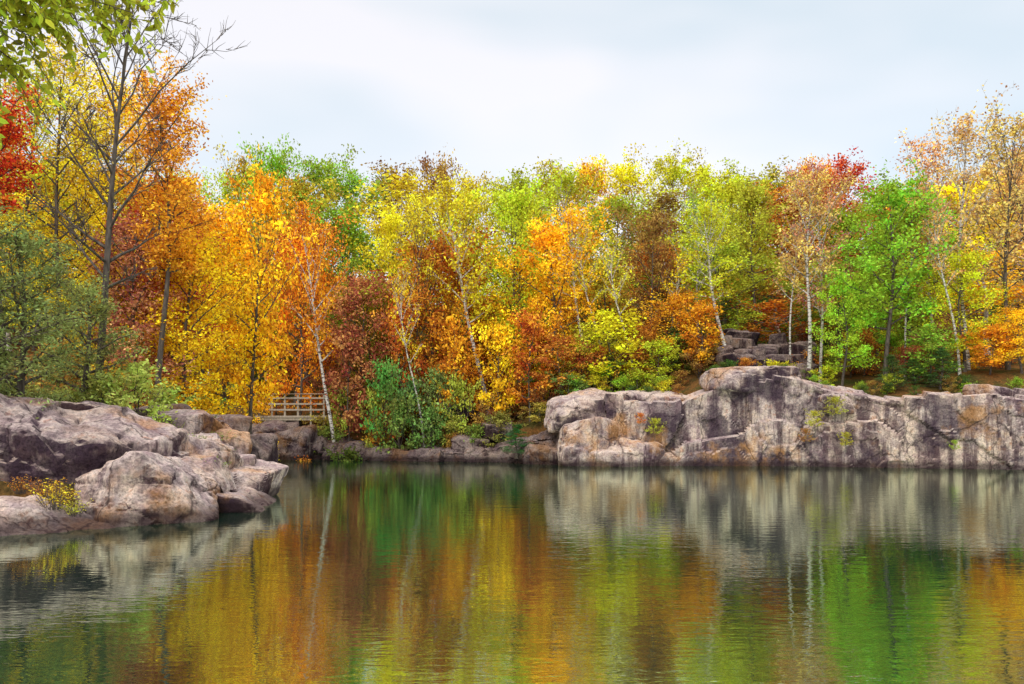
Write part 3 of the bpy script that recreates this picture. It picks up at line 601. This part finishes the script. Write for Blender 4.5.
# ------------------------------------------------------------------ overhanging tree on the near left bank
def overhang():
    rs = np.random.RandomState(9)
    V, Q = [], []; nb = 0; C, D = [], []
    def add(P, R, s=5):
        nonlocal nb
        v, q = tube(P, R, s, nb); V.append(v); Q.append(q); nb += len(v)
    T = np.array([-9.8, 6.0, 0.2]); t = np.linspace(0, 1, 10)[:, None]
    tp = T+np.array([0.5, 0.8, 10.5])*t; add(tp, 0.16*(1-t[:, 0])+0.03, 8)
    ends = [(-4.1, 9, 7.0), (-4.4, 9.2, 6.85), (-4.9, 9, 6.7), (-5.3, 8.8, 6.3), (-5.6, 9, 6.1), (-5.7, 9.2, 5.9), (-4.7, 9, 7.0), (-5.2, 9.3, 6.9), (-5.5, 9.1, 6.6), (-5.8, 9.3, 6.4), (-6.2, 9.2, 5.8), (-5.0, 8.6, 7.0), (-5.6, 9.6, 7.2), (-6.6, 8.5, 6.6), (-7, 9.5, 7.4), (-7.6, 5.0, 7.5), (-11.5, 8, 8), (-12, 5, 7.6), (-9, 3.5, 7.5), (-9.5, 9.5, 8.8), (-8, 7, 9.8), (-10.5, 6, 10.6), (-6.5, 9.3, 6.9), (-5.9, 9.4, 6.7), (-4.6, 9.4, 7.3), (-5.4, 9.2, 7.2), (-4.9, 9.3, 7.0), (-5.3, 9.1, 6.8), (-4.0, 9.2, 7.1), (-4.3, 9.0, 6.9)]
    for e in ends:
        e = np.array(e); z0 = rs.uniform(4.6, 8.5); p0 = T+np.array([0.5, 0.8, 10.5])*(z0/10.7)
        k = np.linspace(0, 1, 9)[:, None]; P = p0+(e-p0)*k+np.array([0, 0, 1.0])*np.sin(pi*k)*0.7+rs.normal(size=(9, 3))*0.04
        add(P, 0.028*(1-k[:, 0])+0.005)
        for j in range(30):
            v = rs.uniform(0.5, 1.0); q0 = np.array([np.interp(v, k[:, 0], P[:, m_]) for m_ in range(3)])
            d = unit(unit(e-p0)*0.5+rs.normal(size=3)*0.7+np.array([0, 0, -0.35])); Lt = rs.uniform(0.25, 0.6)
            k2 = np.linspace(0, 1, 5)[:, None]; P2 = q0+d*Lt*k2-np.array([0, 0, 1])*0.12*k2**2
            add(P2, 0.004*(1-k2[:, 0])+0.002, 3)
            for w in np.linspace(0.1, 1, 11):
                p = q0+d*Lt*w-np.array([0, 0, 0.12])*w*w
                dd = unit(d*0.5+rs.normal(size=3)*0.6+np.array([0, 0, -0.35])); C.append(p); D.append(dd)
    C = np.array(C); D = np.array(D); n = len(C)
    S = np.cross(D, rs.normal(size=(n, 3))); S /= np.linalg.norm(S, axis=1)[:, None]; Nn = np.cross(D, S)
    l = rs.uniform(0.08, 0.14, n)[:, None]; w = l*0.25
    LV = np.stack([C, C+D*l*0.3+S*w+Nn*w*.3, C+D*l*0.65+S*w*0.8+Nn*w*.3, C+D*l, C+D*l*0.65-S*w*0.8+Nn*w*.3, C+D*l*0.3-S*w+Nn*w*.3], 1).reshape(-1, 3)
    b0 = np.arange(n)*6+nb
    lq = np.concatenate([np.stack([b0, b0+1, b0+2, b0+3], 1), np.stack([b0, b0+3, b0+4, b0+5], 1)])
    Vv = np.concatenate(V); Qq = np.concatenate(Q); nq = len(Qq); r1 = rs.uniform(size=n); r2 = rs.uniform(size=n)
    me = mkmesh('overhanging_tree', np.concatenate([Vv, LV]), [np.concatenate([Qq, lq])], [BARK, LEAF], np.r_[np.zeros(nq, int), np.ones(2*n, int)], attrs={'rnd': np.r_[np.zeros(nq), r1, r1], 'clump': np.r_[np.zeros(nq), r2, r2]})
    obj('overhanging_tree', me, color=rgb(190, 190, 62))
overhang()

# ------------------------------------------------------------------ wooden fence
def boxes(name, L_, mat, parent=None, bev=0.012):
    bm = bmesh.new()
    for (c, s) in L_:
        r = bmesh.ops.create_cube(bm, size=1)
        for v in r['verts']: v.co = Vector((v.co.x*s[0]+c[0], v.co.y*s[1]+c[1], v.co.z*s[2]+c[2]))
    bmesh.ops.bevel(bm, geom=bm.edges[:], offset=bev, segments=1, affect='EDGES')
    me = bpy.data.meshes.new(name); bm.to_mesh(me); bm.free(); me.materials.append(mat)
    return obj(name, me, parent=parent)
WOOD = bark_mat('weathered_wood', (0.5, 0.43, 0.33, 1), (0.3, 0.25, 0.20, 1), 6)
fy = 54.5; x0, x1 = bx(259, fy), bx(324, fy); zb = hz(415, fy)
fence = obj('wooden_fence', None, ((x0+x1)/2, fy, zb)); Wf = x1-x0
boxes('posts', [((-Wf/2+i*Wf/5, 0, 0.35), (0.12, 0.12, 2.1)) for i in range(6)], WOOD, fence)
boxes('rails', [((0, -0.09, z), (Wf+0.2, 0.05, 0.12)) for z in (0.35, 0.75, 1.15)]+[((0, -0.02, 1.44), (Wf+0.3, 0.2, 0.05))], WOOD, fence)
boxes('deck', [((0, 0.8, -0.12), (Wf+0.4, 2.0, 0.14)), ((0, -0.1, -0.28), (Wf+0.4, 0.08, 0.2))], WOOD, fence)

# ------------------------------------------------------------------ sky & sun
w = bpy.data.worlds.new('World'); scene.world = w; w.use_nodes = True; nt = w.node_tree; nt.nodes.clear()
out = nt.nodes.new('ShaderNodeOutputWorld')
SE, SA = radians(42), radians(200)
sk = nt.nodes.new('ShaderNodeTexSky'); sk.sky_type = 'NISHITA'; sk.sun_disc = False; sk.sun_elevation = SE; sk.sun_rotation = SA
b1 = N(nt, 'Background', Strength=0.05); L(nt, sk.outputs[0], b1.inputs[0])
tc = N(nt, 'TexCoord'); sep = N(nt, 'SeparateXYZ'); L(nt, tc.outputs['Generated'], sep.inputs[0])
mp = mapping(nt, tc.outputs['Generated'], (1.2, 1.2, 3.4), loc=(0.3, 0.1, 0.35))
n = N(nt, 'TexNoise', Scale=1.6, Detail=3.0, Roughness=0.45, Distortion=0.2); L(nt, mp, n.inputs['Vector'])
cc = ramp(nt, n.outputs['Fac'], [(0.38, (0.66, 0.72, 0.74)), (0.50, (0.80, 0.80, 0.80)), (0.58, (0.88, 0.84, 0.83))]).outputs[0]
br = N(nt, 'MapRange'); br.inputs[1].default_value = 0.5; br.inputs[2].default_value = 1.0; br.inputs[3].default_value = 1.0; br.inputs[4].default_value = 2.7; L(nt, sep.outputs[2], br.inputs[0])
b2 = N(nt, 'Background'); L(nt, cc, b2.inputs[0]); L(nt, br.outputs[0], b2.inputs[1])
ad = N(nt, 'AddShader'); L(nt, b1.outputs[0], ad.inputs[0]); L(nt, b2.outputs[0], ad.inputs[1]); L(nt, ad.outputs[0], out.inputs[0])
sl = bpy.data.lights.new('sun', 'SUN'); sl.energy = 1.6; sl.angle = radians(14); sl.color = (1, 0.96, 0.88)
so = bpy.data.objects.new('sun', sl); scene.collection.objects.link(so)
sd = Vector((sin(SA)*cos(SE), cos(SA)*cos(SE), sin(SE)))
so.rotation_euler = sd.to_track_quat('Z', 'Y').to_euler()

cam = bpy.data.cameras.new('camera'); co = bpy.data.objects.new('camera', cam); scene.collection.objects.link(co)
co.location = (0, 0, CAMZ); co.rotation_euler = (radians(90), 0, 0)
cam.sensor_width = 36; cam.lens = F/1024*36; cam.shift_y = (HOR-342)/1024; cam.clip_end = 3000
scene.camera = co
